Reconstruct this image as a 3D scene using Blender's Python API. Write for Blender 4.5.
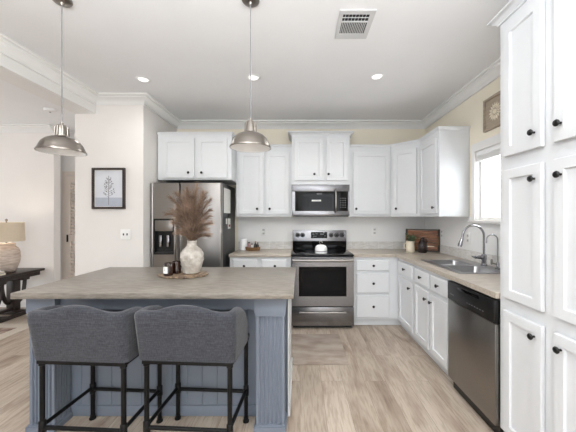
import bpy, bmesh, math, random
from mathutils import Vector, Matrix
random.seed(7)
PI = math.pi
for o in list(bpy.data.objects): bpy.data.objects.remove(o)
SC = bpy.context.scene
COL = SC.collection

# ------------------------------------------------------------------ camera, world, lights, exposure
F = 290.0; CAM_Z = 1.38
cd = bpy.data.cameras.new('camera'); cam = bpy.data.objects.new('camera', cd); COL.objects.link(cam)
cam.location = (0, 0, CAM_Z); cam.rotation_euler = (PI/2, 0, 0)
cd.sensor_fit = 'HORIZONTAL'; cd.sensor_width = 36.0; cd.lens = F*36.0/576.0
cd.shift_x = -(300-288)/576.0; cd.shift_y = (217-216)/576.0
cd.clip_start = 0.05
SC.camera = cam

w = bpy.data.worlds.new('daylight'); SC.world = w; w.use_nodes = True
bg = w.node_tree.nodes['Background']; bg.inputs[0].default_value = (0.88, 0.93, 1.0, 1); bg.inputs[1].default_value = 1.5

def area(name, loc, rot, sx, sy, watts, col=(1, 1, 1), shape='RECTANGLE', spread=PI):
    l = bpy.data.lights.new(name, 'AREA'); l.shape = shape; l.size = sx
    if shape in ('RECTANGLE', 'ELLIPSE'): l.size_y = sy
    l.energy = watts; l.color = col; l.spread = spread
    o = bpy.data.objects.new(name, l); COL.objects.link(o); o.location = loc; o.rotation_euler = rot
    return o
# daylight through the window over the sink, and through the living room's big windows out of frame
area('sink_window_daylight', (2.12, 2.70, 1.72), (0, PI/2, 0), 0.75, 0.75, 16, (0.95, 0.98, 1.0))
area('living_room_daylight', (-7.1, 1.9, 1.4), (0, -PI/2, 0), 1.9, 3.0, 34, (1.0, 0.985, 0.97))
area('added_ceiling_fill', (-0.3, -0.7, 1.75), (PI, 0, 0), 1.6, 1.6, 125, (0.92, 0.965, 1.0))   # added unseen fill behind the camera, aimed up to brighten the ceiling
# daylight through the two windows in the wall behind the camera
area('rear_window_daylight', (-1.75, -2.58, 1.45), (PI/2, 0, 0), 1.3, 1.5, 9, (0.92, 0.96, 1.0))
area('rear_window_daylight', (0.75, -2.58, 1.45), (PI/2, 0, 0), 1.3, 1.5, 18, (0.92, 0.96, 1.0))
CAN_WATTS = 3.8; CAN_COL = (1.0, 0.985, 0.96)
area('added_backsplash_fill', (0.277, 4.0, 1.378), (-0.35, 0, 0), 0.5, 0.08, 1.6, (1.0, 0.97, 0.93))   # added fill under the microwave to brighten the wall behind the range

vs = SC.view_settings
vs.view_transform = 'Standard'; vs.look = 'None'; vs.exposure = 0.55; vs.gamma = 1.0; vs.use_curve_mapping = False

# ------------------------------------------------------------------ materials
def srgb(r, g, b):
    f = lambda c: (c/255/12.92) if c/255 <= 0.04045 else ((c/255+0.055)/1.055)**2.4
    return (f(r), f(g), f(b), 1)
def mat(name, col, rough=0.5, metal=0.0, noise=0.0, nscale=20, stretch=(1, 1, 1), bump=0.0, bscale=None, emit=None, estr=0, coat=0, spec=0.5, col2=None, trans=0.0):
    m = bpy.data.materials.new(name); m.use_nodes = True
    nt = m.node_tree; N = nt.nodes; L = nt.links; p = N['Principled BSDF']
    p.inputs['Base Color'].default_value = col; p.inputs['Roughness'].default_value = rough; p.inputs['Metallic'].default_value = metal
    p.inputs['Specular IOR Level'].default_value = spec
    if coat: p.inputs['Coat Weight'].default_value = coat; p.inputs['Coat Roughness'].default_value = 0.05
    if trans: p.inputs['Transmission Weight'].default_value = trans
    if emit: p.inputs['Emission Color'].default_value = emit; p.inputs['Emission Strength'].default_value = estr
    if noise or bump:
        tc = N.new('ShaderNodeTexCoord'); mp = N.new('ShaderNodeMapping'); mp.inputs['Scale'].default_value = stretch
        L.new(tc.outputs['Object'], mp.inputs['Vector'])
    if noise:
        nz = N.new('ShaderNodeTexNoise'); nz.inputs['Scale'].default_value = nscale; nz.inputs['Detail'].default_value = 5
        L.new(mp.outputs[0], nz.inputs['Vector'])
        mx = N.new('ShaderNodeMix'); mx.data_type = 'RGBA'
        c2 = col2 or tuple(max(0, c*(1-noise)) for c in col[:3])+(1,)
        mx.inputs[6].default_value = col; mx.inputs[7].default_value = c2
        rp = N.new('ShaderNodeMapRange'); rp.inputs[1].default_value = 0.35; rp.inputs[2].default_value = 0.65
        L.new(nz.outputs[0], rp.inputs[0]); L.new(rp.outputs[0], mx.inputs[0]); L.new(mx.outputs[2], p.inputs['Base Color'])
    if bump:
        bz = N.new('ShaderNodeTexNoise'); bz.inputs['Scale'].default_value = bscale or nscale; bz.inputs['Detail'].default_value = 3
        L.new(mp.outputs[0], bz.inputs['Vector'])
        b = N.new('ShaderNodeBump'); b.inputs['Strength'].default_value = bump; b.inputs['Distance'].default_value = 0.01
        L.new(bz.outputs[0], b.inputs['Height']); L.new(b.outputs[0], p.inputs['Normal'])
    return m

def floor_material():
    m = bpy.data.materials.new('oak_vinyl_planks'); m.use_nodes = True
    nt = m.node_tree; N = nt.nodes; L = nt.links; p = N['Principled BSDF']
    tc = N.new('ShaderNodeTexCoord')
    mp = N.new('ShaderNodeMapping'); mp.inputs['Rotation'].default_value = (0, 0, PI/2); L.new(tc.outputs['Object'], mp.inputs[0])
    br = N.new('ShaderNodeTexBrick'); br.offset = 0.37; br.inputs['Scale'].default_value = 1.0
    br.inputs['Brick Width'].default_value = 1.22; br.inputs['Row Height'].default_value = 0.18
    br.inputs['Mortar Size'].default_value = 0.0012; br.inputs['Mortar Smooth'].default_value = 0.3; br.inputs['Bias'].default_value = 0.0
    br.inputs['Color1'].default_value = (0, 0, 0, 1); br.inputs['Color2'].default_value = (1, 1, 1, 1); br.inputs['Mortar'].default_value = (0.5, 0.5, 0.5, 1)
    L.new(mp.outputs[0], br.inputs['Vector'])
    # per-plank offset of the grain
    off = N.new('ShaderNodeVectorMath'); off.operation = 'SCALE'; off.inputs[3].default_value = 9.0; L.new(br.outputs['Color'], off.inputs[0])
    add = N.new('ShaderNodeVectorMath'); add.operation = 'ADD'; L.new(tc.outputs['Object'], add.inputs[0]); L.new(off.outputs[0], add.inputs[1])
    def noise(scale, sx, sy, detail, dist):
        q = N.new('ShaderNodeMapping'); q.inputs['Scale'].default_value = (sx, sy, 1); L.new(add.outputs[0], q.inputs[0])
        n = N.new('ShaderNodeTexNoise'); n.inputs['Scale'].default_value = scale; n.inputs['Detail'].default_value = detail; n.inputs['Distortion'].default_value = dist
        L.new(q.outputs[0], n.inputs['Vector']); return n.outputs[0]
    def ramp(src, stops):
        r = N.new('ShaderNodeValToRGB'); r.color_ramp.elements.remove(r.color_ramp.elements[1])
        r.color_ramp.elements[0].position = stops[0][0]; r.color_ramp.elements[0].color = stops[0][1]
        for s, c in stops[1:]:
            e = r.color_ramp.elements.new(s); e.color = c
        L.new(src, r.inputs[0]); return r.outputs[0]
    big = ramp(noise(1.5, 3.2, 0.8, 7, 1.1), [(0.26, srgb(134, 118, 105)), (0.37, srgb(168, 152, 137)), (0.48, srgb(186, 172, 157)), (0.72, srgb(198, 186, 172))])
    fine = ramp(noise(14, 5, 0.5, 8, 0.4), [(0.3, srgb(170, 156, 142)), (0.55, srgb(255, 255, 255))])
    mx = N.new('ShaderNodeMix'); mx.data_type = 'RGBA'; mx.blend_type = 'MULTIPLY'; mx.inputs[0].default_value = 0.45
    L.new(big, mx.inputs[6]); L.new(fine, mx.inputs[7])
    pl = ramp(br.outputs['Color'], [(0.0, srgb(234, 231, 228)), (1.0, srgb(255, 255, 255))])
    m2 = N.new('ShaderNodeMix'); m2.data_type = 'RGBA'; m2.blend_type = 'MULTIPLY'; m2.inputs[0].default_value = 1.0
    L.new(mx.outputs[2], m2.inputs[6]); L.new(pl, m2.inputs[7])
    m3 = N.new('ShaderNodeMix'); m3.data_type = 'RGBA'; L.new(br.outputs['Fac'], m3.inputs[0]); L.new(m2.outputs[2], m3.inputs[6]); m3.inputs[7].default_value = srgb(120, 104, 88)
    L.new(m3.outputs[2], p.inputs['Base Color'])
    p.inputs['Roughness'].default_value = 0.42; p.inputs['Specular IOR Level'].default_value = 0.4
    return m

def tile_material():
    m = bpy.data.materials.new('travertine_tile'); m.use_nodes = True
    nt = m.node_tree; N = nt.nodes; L = nt.links; p = N['Principled BSDF']
    tc = N.new('ShaderNodeTexCoord'); sp = N.new('ShaderNodeSeparateXYZ'); L.new(tc.outputs['Object'], sp.inputs[0])
    a = N.new('ShaderNodeMath'); a.operation = 'ADD'; L.new(sp.outputs[0], a.inputs[0]); L.new(sp.outputs[1], a.inputs[1])
    cb = N.new('ShaderNodeCombineXYZ'); L.new(a.outputs[0], cb.inputs[0]); L.new(sp.outputs[2], cb.inputs[1])
    br = N.new('ShaderNodeTexBrick'); br.offset = 0; br.inputs['Scale'].default_value = 1
    br.inputs['Brick Width'].default_value = 0.2; br.inputs['Row Height'].default_value = 2.0; br.inputs['Mortar Size'].default_value = 0.003
    br.inputs['Color1'].default_value = srgb(218, 216, 213); br.inputs['Color2'].default_value = srgb(228, 226, 223); br.inputs['Mortar'].default_value = srgb(240, 239, 237)
    L.new(cb.outputs[0], br.inputs['Vector'])
    nz = N.new('ShaderNodeTexNoise'); nz.inputs['Scale'].default_value = 18; nz.inputs['Detail'].default_value = 6
    mp = N.new('ShaderNodeMapping'); mp.inputs['Scale'].default_value = (1, 1, 3); L.new(tc.outputs['Object'], mp.inputs[0]); L.new(mp.outputs[0], nz.inputs['Vector'])
    r = N.new('ShaderNodeValToRGB'); r.color_ramp.elements[0].position = .35; r.color_ramp.elements[0].color = srgb(236, 234, 231); r.color_ramp.elements[1].position = .6; r.color_ramp.elements[1].color = (1, 1, 1, 1)
    L.new(nz.outputs[0], r.inputs[0])
    mx = N.new('ShaderNodeMix'); mx.data_type = 'RGBA'; mx.blend_type = 'MULTIPLY'; mx.inputs[0].default_value = 1
    L.new(br.outputs[0], mx.inputs[6]); L.new(r.outputs[0], mx.inputs[7]); L.new(mx.outputs[2], p.inputs['Base Color'])
    p.inputs['Roughness'].default_value = 0.35
    return m

def fabric_material(name, c1, c2):
    m = bpy.data.materials.new(name); m.use_nodes = True
    nt = m.node_tree; N = nt.nodes; L = nt.links; p = N['Principled BSDF']
    tc = N.new('ShaderNodeTexCoord')
    outs = []
    for sc in ((3, 3, 55), (55, 55, 3)):
        mp = N.new('ShaderNodeMapping'); mp.inputs['Scale'].default_value = sc; L.new(tc.outputs['Object'], mp.inputs[0])
        n = N.new('ShaderNodeTexNoise'); n.inputs['Scale'].default_value = 6; n.inputs['Detail'].default_value = 3; L.new(mp.outputs[0], n.inputs['Vector']); outs.append(n.outputs[0])
    a = N.new('ShaderNodeMath'); a.operation = 'ADD'; L.new(outs[0], a.inputs[0]); L.new(outs[1], a.inputs[1])
    rp = N.new('ShaderNodeMapRange'); rp.inputs[1].default_value = 0.75; rp.inputs[2].default_value = 1.25; L.new(a.outputs[0], rp.inputs[0])
    mx = N.new('ShaderNodeMix'); mx.data_type = 'RGBA'; mx.inputs[6].default_value = c1; mx.inputs[7].default_value = c2; L.new(rp.outputs[0], mx.inputs[0]); L.new(mx.outputs[2], p.inputs['Base Color'])
    b = N.new('ShaderNodeBump'); b.inputs['Strength'].default_value = 0.25; b.inputs['Distance'].default_value = 0.003; L.new(a.outputs[0], b.inputs['Height']); L.new(b.outputs[0], p.inputs['Normal'])
    p.inputs['Roughness'].default_value = 0.9; p.inputs['Specular IOR Level'].default_value = 0.2
    p.inputs['Sheen Weight'].default_value = 0.15
    return m

M = {}
M['cab'] = mat('white_cabinet_paint', srgb(218, 220, 222), 0.38, noise=0.02, nscale=6)
M['wall'] = mat('warm_white_wall_paint', srgb(231, 227, 223), 0.75, noise=0.02, nscale=4, bump=0.03, bscale=90)
M['cream_wall'] = mat('cream_wall_paint', srgb(238, 230, 212), 0.75, noise=0.02, nscale=4, bump=0.03, bscale=90)
M['splash'] = mat('pale_grey_wall_panel', srgb(240, 240, 239), 0.55, noise=0.02, nscale=5)
M['trim'] = mat('white_trim_paint', srgb(230, 229, 227), 0.45, noise=0.015, nscale=5)
M['ceil'] = mat('white_ceiling_texture', srgb(237, 237, 238), 0.9, noise=0.02, nscale=3, bump=0.06, bscale=45)
M['floor'] = floor_material()
M['tile'] = tile_material()
M['counter'] = mat('taupe_laminate_worktop', srgb(140, 133, 124), 0.32, noise=0.2, nscale=22, stretch=(0.6, 3, 3), col2=srgb(114, 107, 98))
M['perimeter'] = mat('lightened_laminate_worktop', srgb(188, 178, 165), 0.3, noise=0.14, nscale=22, stretch=(0.6, 3, 3), col2=srgb(164, 154, 141))  # laminate lightened, its colour making up for less light on these worktops
M['blue'] = mat('blue_shaded_island_paint', srgb(114, 122, 135), 0.5, noise=0.03, nscale=5)  # bluish shade on the seating side put into the island's paint colour
M['steel'] = mat('brushed_stainless', srgb(152, 148, 144), 0.3, 1.0, noise=0.12, nscale=30, stretch=(1, 1, 40))
M['steel_h'] = mat('brushed_stainless_across', srgb(146, 146, 149), 0.27, 1.0, noise=0.15, nscale=30, stretch=(1, 1, 40))
M['chrome'] = mat('polished_chrome', srgb(165, 165, 170), 0.12, 1.0, noise=0.02)
M['nickel'] = mat('brushed_nickel', srgb(152, 146, 139), 0.28, 1.0, noise=0.1, nscale=25, stretch=(1, 1, 12))
M['sink'] = mat('satin_steel_basin', srgb(170, 170, 172), 0.3, 1.0, noise=0.06, nscale=30)
M['dark_case'] = mat('charcoal_appliance_case', srgb(58, 58, 60), 0.4, noise=0.05, nscale=30)
M['black'] = mat('black_plastic', srgb(9, 9, 10), 0.35, noise=0.1, nscale=30)
M['black_glass'] = mat('black_glass', srgb(8, 8, 10), 0.06, noise=0.1, nscale=3, spec=0.14)
M['knob'] = mat('oil_rubbed_bronze', srgb(12, 11, 11), 0.35, 0.3, noise=0.2, nscale=60)
M['pipe'] = mat('black_iron_pipe', srgb(10, 10, 11), 0.5, 0.0, spec=0.25, noise=0.2, nscale=60)
M['fabric'] = fabric_material('charcoal_linen', srgb(72, 73, 79), srgb(44, 46, 52))
M['fabric_light'] = fabric_material('pale_grey_linen', srgb(176, 174, 172), srgb(150, 148, 148))
M['plate'] = mat('white_plastic_plate', srgb(240, 240, 238), 0.35, noise=0.01)
M['slot'] = mat('dark_slot', srgb(45, 43, 42), 0.6, noise=0.1)
M['white'] = mat('white_enamel', srgb(238, 238, 238), 0.3, noise=0.01)
M['ceramic'] = mat('chalky_ceramic', srgb(196, 190, 182), 0.45, noise=0.25, nscale=16, bump=0.9, bscale=26, col2=srgb(160, 152, 142))
M['cream'] = mat('cream_ceramic', srgb(232, 222, 200), 0.45, noise=0.05, nscale=20)
M['plume'] = mat('dried_pampas', srgb(160, 135, 116), 0.9, noise=0.35, nscale=9, col2=srgb(102, 82, 68))
M['stalk'] = mat('dry_stalk', srgb(95, 68, 50), 0.8, noise=0.2, nscale=20)
M['amber'] = mat('dark_amber_glass', srgb(40, 20, 12), 0.08, noise=0.2, nscale=8)
M['wax_glow'] = mat('candle_wax', srgb(225, 150, 90), 0.5, noise=0.05)
M['label'] = mat('paper_label', srgb(225, 224, 220), 0.7, noise=0.02)
M['bark'] = mat('petrified_wood', srgb(150, 128, 104), 0.5, noise=0.5, nscale=40, col2=srgb(74, 58, 46))
M['walnut'] = mat('walnut_planks', srgb(158, 104, 66), 0.45, noise=0.4, nscale=5, stretch=(1, 1, 14), col2=srgb(84, 50, 30))
M['dark_wood'] = mat('dark_stained_wood', srgb(46, 36, 32), 0.4, noise=0.35, nscale=8, stretch=(1, 1, 6))
M['frame'] = mat('espresso_frame', srgb(52, 40, 36), 0.4, noise=0.2, nscale=20)
M['leaf'] = mat('dark_green_leaf', srgb(62, 84, 48), 0.5, noise=0.4, nscale=25)
M['jug'] = mat('dark_brown_glaze', srgb(40, 26, 24), 0.2, noise=0.3, nscale=20)
M['basket'] = mat('woven_wicker', srgb(152, 116, 78), 0.8, noise=0.4, nscale=60, stretch=(1, 1, 4))
M['plaque'] = mat('driftwood', srgb(176, 162, 144), 0.7, noise=0.2, nscale=12, stretch=(1, 1, 6))
M['mat'] = mat('taupe_floor_mat', srgb(172, 160, 148), 0.85, noise=0.25, nscale=4, stretch=(1, 2, 1), col2=srgb(142, 126, 116))
M['rug'] = mat('cream_rug', srgb(206, 196, 182), 0.95, noise=0.1, nscale=60)
M['rug_dark'] = mat('brown_rug_pattern', srgb(112, 88, 78), 0.95, noise=0.5, nscale=9, col2=srgb(176, 158, 144))
M['lamp_base'] = mat('whitewashed_clay', srgb(216, 202, 190), 0.75, noise=0.25, nscale=10, stretch=(1, 1, 5), col2=srgb(184, 166, 152))
M['shade'] = mat('linen_shade', srgb(206, 192, 172), 0.9, noise=0.08, nscale=60, stretch=(1, 1, 4), emit=srgb(255, 225, 185), estr=0.05)
M['door'] = mat('taupe_door_paint', srgb(224, 211, 199), 0.5, noise=0.03, nscale=6)
M['glass_pane'] = mat('clear_window_pane', (1, 1, 1, 1), 0.0, trans=1.0, noise=0.0)
M['lens'] = mat('lit_lens', (1, 1, 1, 1), 0.5, emit=(1, 0.97, 0.92, 1), estr=0.9, noise=0.01)
M['bulb'] = mat('frosted_bulb', (1, 1, 1, 1), 0.4, emit=(1, 0.97, 0.93, 1), estr=0.35, noise=0.01)
M['vent'] = mat('light_grey_vent_metal', srgb(206, 206, 206), 0.5, noise=0.03)
M['vent_dark'] = mat('duct_shadow_grey', srgb(48, 48, 50), 0.8, noise=0.1)
M['print_sky'] = mat('pale_print_paper', srgb(216, 219, 226), 0.7, noise=0.05, nscale=8)
M['print_low'] = mat('blue_grey_wash', srgb(178, 184, 196), 0.7, noise=0.08, nscale=14)
M['ink'] = mat('grey_ink', srgb(118, 116, 118), 0.8, noise=0.1)
M['pink'] = mat('dusty_pink_plastic', srgb(176, 138, 140), 0.5, noise=0.1)
M['book'] = mat('grey_book_cloth', srgb(140, 138, 136), 0.8, noise=0.1)
M['clock'] = mat('dim_display', srgb(10, 11, 14), 0.15, noise=0.2, spec=0.14)
M['digit'] = mat('pale_display_marks', srgb(110, 116, 118), 0.5, noise=0.02)
M['mark'] = mat('grey_lettering', srgb(128, 128, 130), 0.5, noise=0.02)
M['red'] = mat('dull_red_print', srgb(150, 60, 60), 0.6, noise=0.1)

# ------------------------------------------------------------------ mesh helpers
class MB:
    def __init__(s): s.bm = bmesh.new()
    def box(s, x0, x1, y0, y1, z0, z1, bev=0.0, seg=2):
        bm = s.bm if not bev else bmesh.new()
        r = bmesh.ops.create_cube(bm, size=1)
        for v in r['verts']: v.co = Vector(((x0+x1)/2+v.co.x*(x1-x0), (y0+y1)/2+v.co.y*(y1-y0), (z0+z1)/2+v.co.z*(z1-z0)))
        if bev:
            bmesh.ops.bevel(bm, geom=bm.edges[:], offset=bev, segments=seg, affect='EDGES', profile=0.5)
            s.absorb(bm)
        return s
    def absorb(s, bm, M4=None):
        me = bpy.data.meshes.new('tmp'); bm.to_mesh(me); bm.free()
        if M4: me.transform(M4)
        s.bm.from_mesh(me); bpy.data.meshes.remove(me)
    def loops(s, loops, close=True, cap0=True, cap1=True):
        rows = [[s.bm.verts.new(p) for p in lp] for lp in loops]
        n = len(rows[0]); rng = range(n if close else n-1)
        for a, b in zip(rows, rows[1:]):
            for i in rng:
                j = (i+1) % n
                s.bm.faces.new((a[i], a[j], b[j], b[i]))
        if close and cap0: s.bm.faces.new(list(reversed(rows[0])))
        if close and cap1: s.bm.faces.new(rows[-1])
        return s
    def lathe(s, prof, c=(0, 0, 0), seg=32, axis='Z', cap0=True, cap1=True, fn=None):
        L = []
        for k, (r, h) in enumerate(prof):
            r = max(r, 1e-4); lp = []
            for i in range(seg):
                a = 2*PI*i/seg; rr = r*(fn(a, k) if fn else 1)
                x, y = rr*math.cos(a), rr*math.sin(a)
                if axis == 'Z': p = (c[0]+x, c[1]+y, c[2]+h)
                elif axis == 'Y': p = (c[0]+x, c[1]-h, c[2]+y)      # h grows toward -Y
                else: p = (c[0]-h, c[1]+y, c[2]+x)
                lp.append(p)
            L.append(lp)
        return s.loops(L, True, cap0, cap1)
    def tube(s, pts, r, seg=10, caps=True):
        pts = [Vector(p) for p in pts]; n = len(pts)
        rad = r if isinstance(r, (list, tuple)) else [r]*n
        tg = []
        for i in range(n):
            t = (pts[min(i+1, n-1)]-pts[max(i-1, 0)]); tg.append(t.normalized())
        up = Vector((0, 0, 1)) if abs(tg[0].z) < 0.9 else Vector((1, 0, 0))
        u = tg[0].cross(up).normalized(); L = []
        for i in range(n):
            u = (u-tg[i]*u.dot(tg[i])).normalized(); v = tg[i].cross(u)
            L.append([pts[i]+(u*math.cos(2*PI*k/seg)+v*math.sin(2*PI*k/seg))*rad[i] for k in range(seg)])
        return s.loops(L, True, caps, caps)
    def prism(s, poly, z0, z1):
        return s.loops([[(x, y, z0) for x, y in poly], [(x, y, z1) for x, y in poly]])
    def build(s, name, m, parent=None, smooth=32, kind=None):
        bm = s.bm
        bmesh.ops.recalc_face_normals(bm, faces=bm.faces[:])
        me = bpy.data.meshes.new(name); bm.to_mesh(me); bm.free()
        me.materials.append(m if not isinstance(m, str) else M[m])
        if smooth:
            for p in me.polygons: p.use_smooth = True
            me.set_sharp_from_angle(angle=math.radians(smooth))
        o = bpy.data.objects.new(name, me); COL.objects.link(o)
        if parent is not None: o.parent = parent
        if kind: o['kind'] = kind
        return o

def tag(o, label, cat, group=None):
    o['label'] = label; o['category'] = cat
    if group: o['group'] = group
    return o
def thing(name, label, cat, loc=(0, 0, 0), rz=0.0, group=None):
    o = bpy.data.objects.new(name, None); COL.objects.link(o); o.empty_display_size = 0.1
    o.location = loc; o.rotation_euler = (0, 0, rz)
    return tag(o, label, cat, group)
def copy_tree(o, parent=None):
    c = o.copy(); COL.objects.link(c)
    if parent is not None: c.parent = parent
    for ch in [k for k in bpy.data.objects if k.parent == o]: copy_tree(ch, c)
    return c
def struct(name, mb, m, smooth=0): return mb.build(name, m, None, smooth, 'structure')

def sweep(mb, prof, path, z, flip=False, m0=0.0, m1=0.0):
    """profile (out, up) swept along an open path of (x, y) with mitred corners; out lies to the path's left side"""
    P = [Vector((x, y)) for x, y in path]; n = len(P); L = []
    for i in range(n):
        d0 = (P[i]-P[i-1]).normalized() if i > 0 else None
        d1 = (P[i+1]-P[i]).normalized() if i < n-1 else None
        sg = -1 if flip else 1
        nrm = lambda d: Vector((-d.y, d.x))*sg
        if d0 is None: mv = nrm(d1)+d1*m0
        elif d1 is None: mv = nrm(d0)-d0*m1
        else:
            a, b = nrm(d0), nrm(d1); mv = (a+b)/(1+a.dot(b))
        L.append([(P[i].x+mv.x*o, P[i].y+mv.y*o, z+u) for o, u in prof])
    return mb.loops(L)

# ------------------------------------------------------------------ the room
H = 2.778; WX = 1.84; WY = 4.26; LX = -1.81; SY = 3.35; BX0, BX1 = -2.60, -2.36
struct('floor', MB().box(-7.2, 2.05, -2.6, 5.0, -0.08, 0), 'floor')
struct('ceiling', MB().box(-7.2, 2.05, -2.6, 5.0, H, H+0.08), 'ceil')
struct('wall_back', MB().box(LX-0.002, WX+0.12, WY, WY+0.12, 0, H), 'cream_wall')
WN0, WN1, WZ0, WZ1 = 2.36, 3.03, 1.345, 2.06          # window opening over the sink
b = MB()
b.box(WX, WX+0.12, -2.6, WN0, 0, H).box(WX, WX+0.12, WN1, WY, 0, H).box(WX, WX+0.12, WN0, WN1, 0, WZ0).box(WX, WX+0.12, WN0, WN1, WZ1, H)
struct('wall_right', b, 'cream_wall')
b = MB().prism([(-2.60, SY), (LX, SY), (LX, WY+0.12), (-2.60, WY+0.12)], 0, H)
struct('wall_left', b, 'wall')
struct('wall_far', MB().box(-7.2, -3.775, 4.45, 4.57, 0, H), 'wall')
b = MB()
b.box(-7.32, -7.2, -2.6, 0.2, 0, H).box(-7.32, -7.2, 3.6, 5.0, 0, H).box(-7.32, -7.2, 0.2, 3.6, 0, 0.4).box(-7.32, -7.2, 0.2, 3.6, 2.4, H)
struct('wall_west', b, 'wall')
b = MB(); xa = -7.2
for x0, x1 in ((-2.4, -1.1), (0.1, 1.4)):
    b.box(xa, x0, -2.72, -2.6, 0, H).box(x0, x1, -2.72, -2.6, 0, 0.7).box(x0, x1, -2.72, -2.6, 2.2, H); xa = x1
b.box(xa, 2.05, -2.72, -2.6, 0, H)
struct('wall_rear', b, 'wall')
struct('wall_hall', MB().box(-4.6, -2.3, 4.80, 4.92, 0, H), 'wall')
struct('trim_1', MB().box(BX0, BX1, -2.6, SY-0.001, 2.575, H-0.001), 'trim')       # dropped beam between kitchen and living room
crown = [(0.0, -0.107), (0.018, -0.107), (0.020, -0.096), (0.012, -0.093), (0.022, -0.080), (0.044, -0.055), (0.072, -0.040), (0.076, -0.030), (0.070, -0.026), (0.092, -0.018), (0.094, -0.001), (0.0, -0.001)]
b = MB(); sweep(b, crown, [(BX1+.001, -2.6), (BX1+.001, SY-.001), (LX+.001, SY-.001), (LX+.001, WY-.001), (WX-.001, WY-.001), (WX-.001, -2.6)], H, flip=True)
struct('trim_2', b, 'trim', 40)
b = MB(); sweep(b, crown, [(-7.2, 4.449), (-3.775, 4.449)], H, flip=True)
struct('trim_3', b, 'trim', 40)
# tiled upstand behind the worktops
b = MB(); b.box(-0.905, -0.112, WY-0.012, WY-0.001, 0.915, 1.02).box(0.668, WX-0.013, WY-0.012, WY-0.001, 0.915, 1.02).box(WX-0.012, WX-0.001, 1.79, WY-0.001, 0.915, 1.02)
struct('trim_4', b, 'tile')
b = MB(); b.box(-0.905, WX-0.004, WY-0.004, WY-0.0005, 1.0205, 1.384).box(WX-0.004, WX-0.0005, WN1+0.08, WY-0.004, 1.0205, 1.384).box(WX-0.004, WX-0.0005, 1.79, WN1+0.08, 1.0205, WZ0-0.03)
struct('trim_5', b, 'splash')                                        # painted panel between worktops and wall cabinets
base = [(0, 0), (0.014, 0), (0.014, 0.075), (0.008, 0.09), (0, 0.09)]
b = MB(); sweep(b, base, [(-7.2, 4.449), (-3.776, 4.449)], 0.001, flip=True); struct('baseboard_far', b, 'trim')
b = MB(); sweep(b, base, [(-2.599, SY-.001), (LX, SY-.001)], 0.001, flip=True); struct('baseboard_left', b, 'trim')

# window over the sink
win = MB()
for (y0, y1, z0, z1) in ((WN0-0.06, WN0, WZ0, WZ1), (WN1, WN1+0.06, WZ0, WZ1), (WN0-0.07, WN1+0.07, WZ1, WZ1+0.085)):
    win.box(WX-0.016, WX-0.001, y0, y1, z0, z1)
win = struct('window_1', win, 'trim')
MB().box(WX-0.045, WX+0.03, WN0-0.075, WN1+0.075, WZ0-0.028, WZ0-0.001, 0.004).build('window_sill', 'trim', win)
b = MB()
for (y0, y1, z0, z1) in ((WN0+.008, WN0+.032, WZ0+.008, WZ1-.008), (WN1-.032, WN1-.008, WZ0+.008, WZ1-.008), (WN0+.032, WN1-.032, WZ0+.008, WZ0+.032), (WN0+.032, WN1-.032, WZ1-.04, WZ1-.008)):
    b.box(WX+0.035, WX+0.06, y0, y1, z0, z1)
b.build('window_sash', 'trim', win)
b = MB().box(WX, WX+.119, WN0+.001, WN0+.007, WZ0+.001, WZ1-.001).box(WX, WX+.119, WN1-.007, WN1-.001, WZ0+.001, WZ1-.001).box(WX, WX+.119, WN0+.007, WN1-.007, WZ1-.007, WZ1-.001).box(WX+.031, WX+.119, WN0+.007, WN1-.007, WZ0+.001, WZ0+.007)
b.build('window_jamb', 'trim', win, 0)
MB().box(WX+0.046, WX+0.049, WN0+.032, WN1-.032, WZ0+.032, WZ1-.04).build('pane', 'glass_pane', win)
bl = thing('window_blind', 'raised white blind bunched at the top of the sink window', 'blind', (WX+0.008, (WN0+WN1)/2, WZ1-0.009))
hw = (WN1-WN0)/2-0.012
MB().box(-0.016, 0.02, -hw, hw, -0.04, 0, 0.003).build('headrail', 'white', bl)
b = MB()
for k in range(7): b.box(-0.014, 0.018, -hw+.004, hw-.004, -0.05-k*0.008, -0.045-k*0.008)
b.build('slats', 'trim', bl)
b = MB().tube([(-0.012, -0.12, -0.11), (-0.012, -0.12, -0.60)], 0.005, 8); b.lathe([(0.012, -0.33), (0.016, -0.30), (0.016, -0.26), (0.008, -0.24)], (-0.012, -0.12, 0), 12)
b.build('wand', 'mark', bl)

# louvred closet door in the hall recess
dr = MB(); X0, X1, DY = -3.86, -3.06, 4.80
dr.box(X0-0.06, X0, DY-0.018, DY-0.001, 0.001, 2.13).box(X1, X1+0.06, DY-0.018, DY-0.001, 0.001, 2.13).box(X0, X1, DY-0.018, DY-0.001, 2.07, 2.13)
dr = struct('door_1', dr, 'door')
for i in range(2):
    a0 = X0+0.005+i*0.398; a1 = a0+0.392
    b = MB(); y0, y1 = DY-0.036, DY-0.004
    b.box(a0, a0+0.085, y0, y1, 0.012, 2.06).box(a1-0.085, a1, y0, y1, 0.012, 2.06)
    for z0, z1 in ((0.012, 0.16), (0.98, 1.09), (1.95, 2.06)): b.box(a0+.085, a1-.085, y0, y1, z0, z1)
    for zz in [0.17+k*0.056 for k in range(14)]+[1.10+k*0.056 for k in range(15)]:
        b.loops([[(x, y1-0.006, zz+0.036), (x, y1-0.010, zz+0.040), (x, y0-0.004, zz+0.004), (x, y0, zz)] for x in (a0+.08, a1-.08)])
    pn = b.build('louvre_panel', 'door', dr)
MB().box(X0+0.03, X0+0.055, DY-0.046, DY-0.0365, 0.97, 1.09).build('door_handle', 'black', dr)

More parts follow.
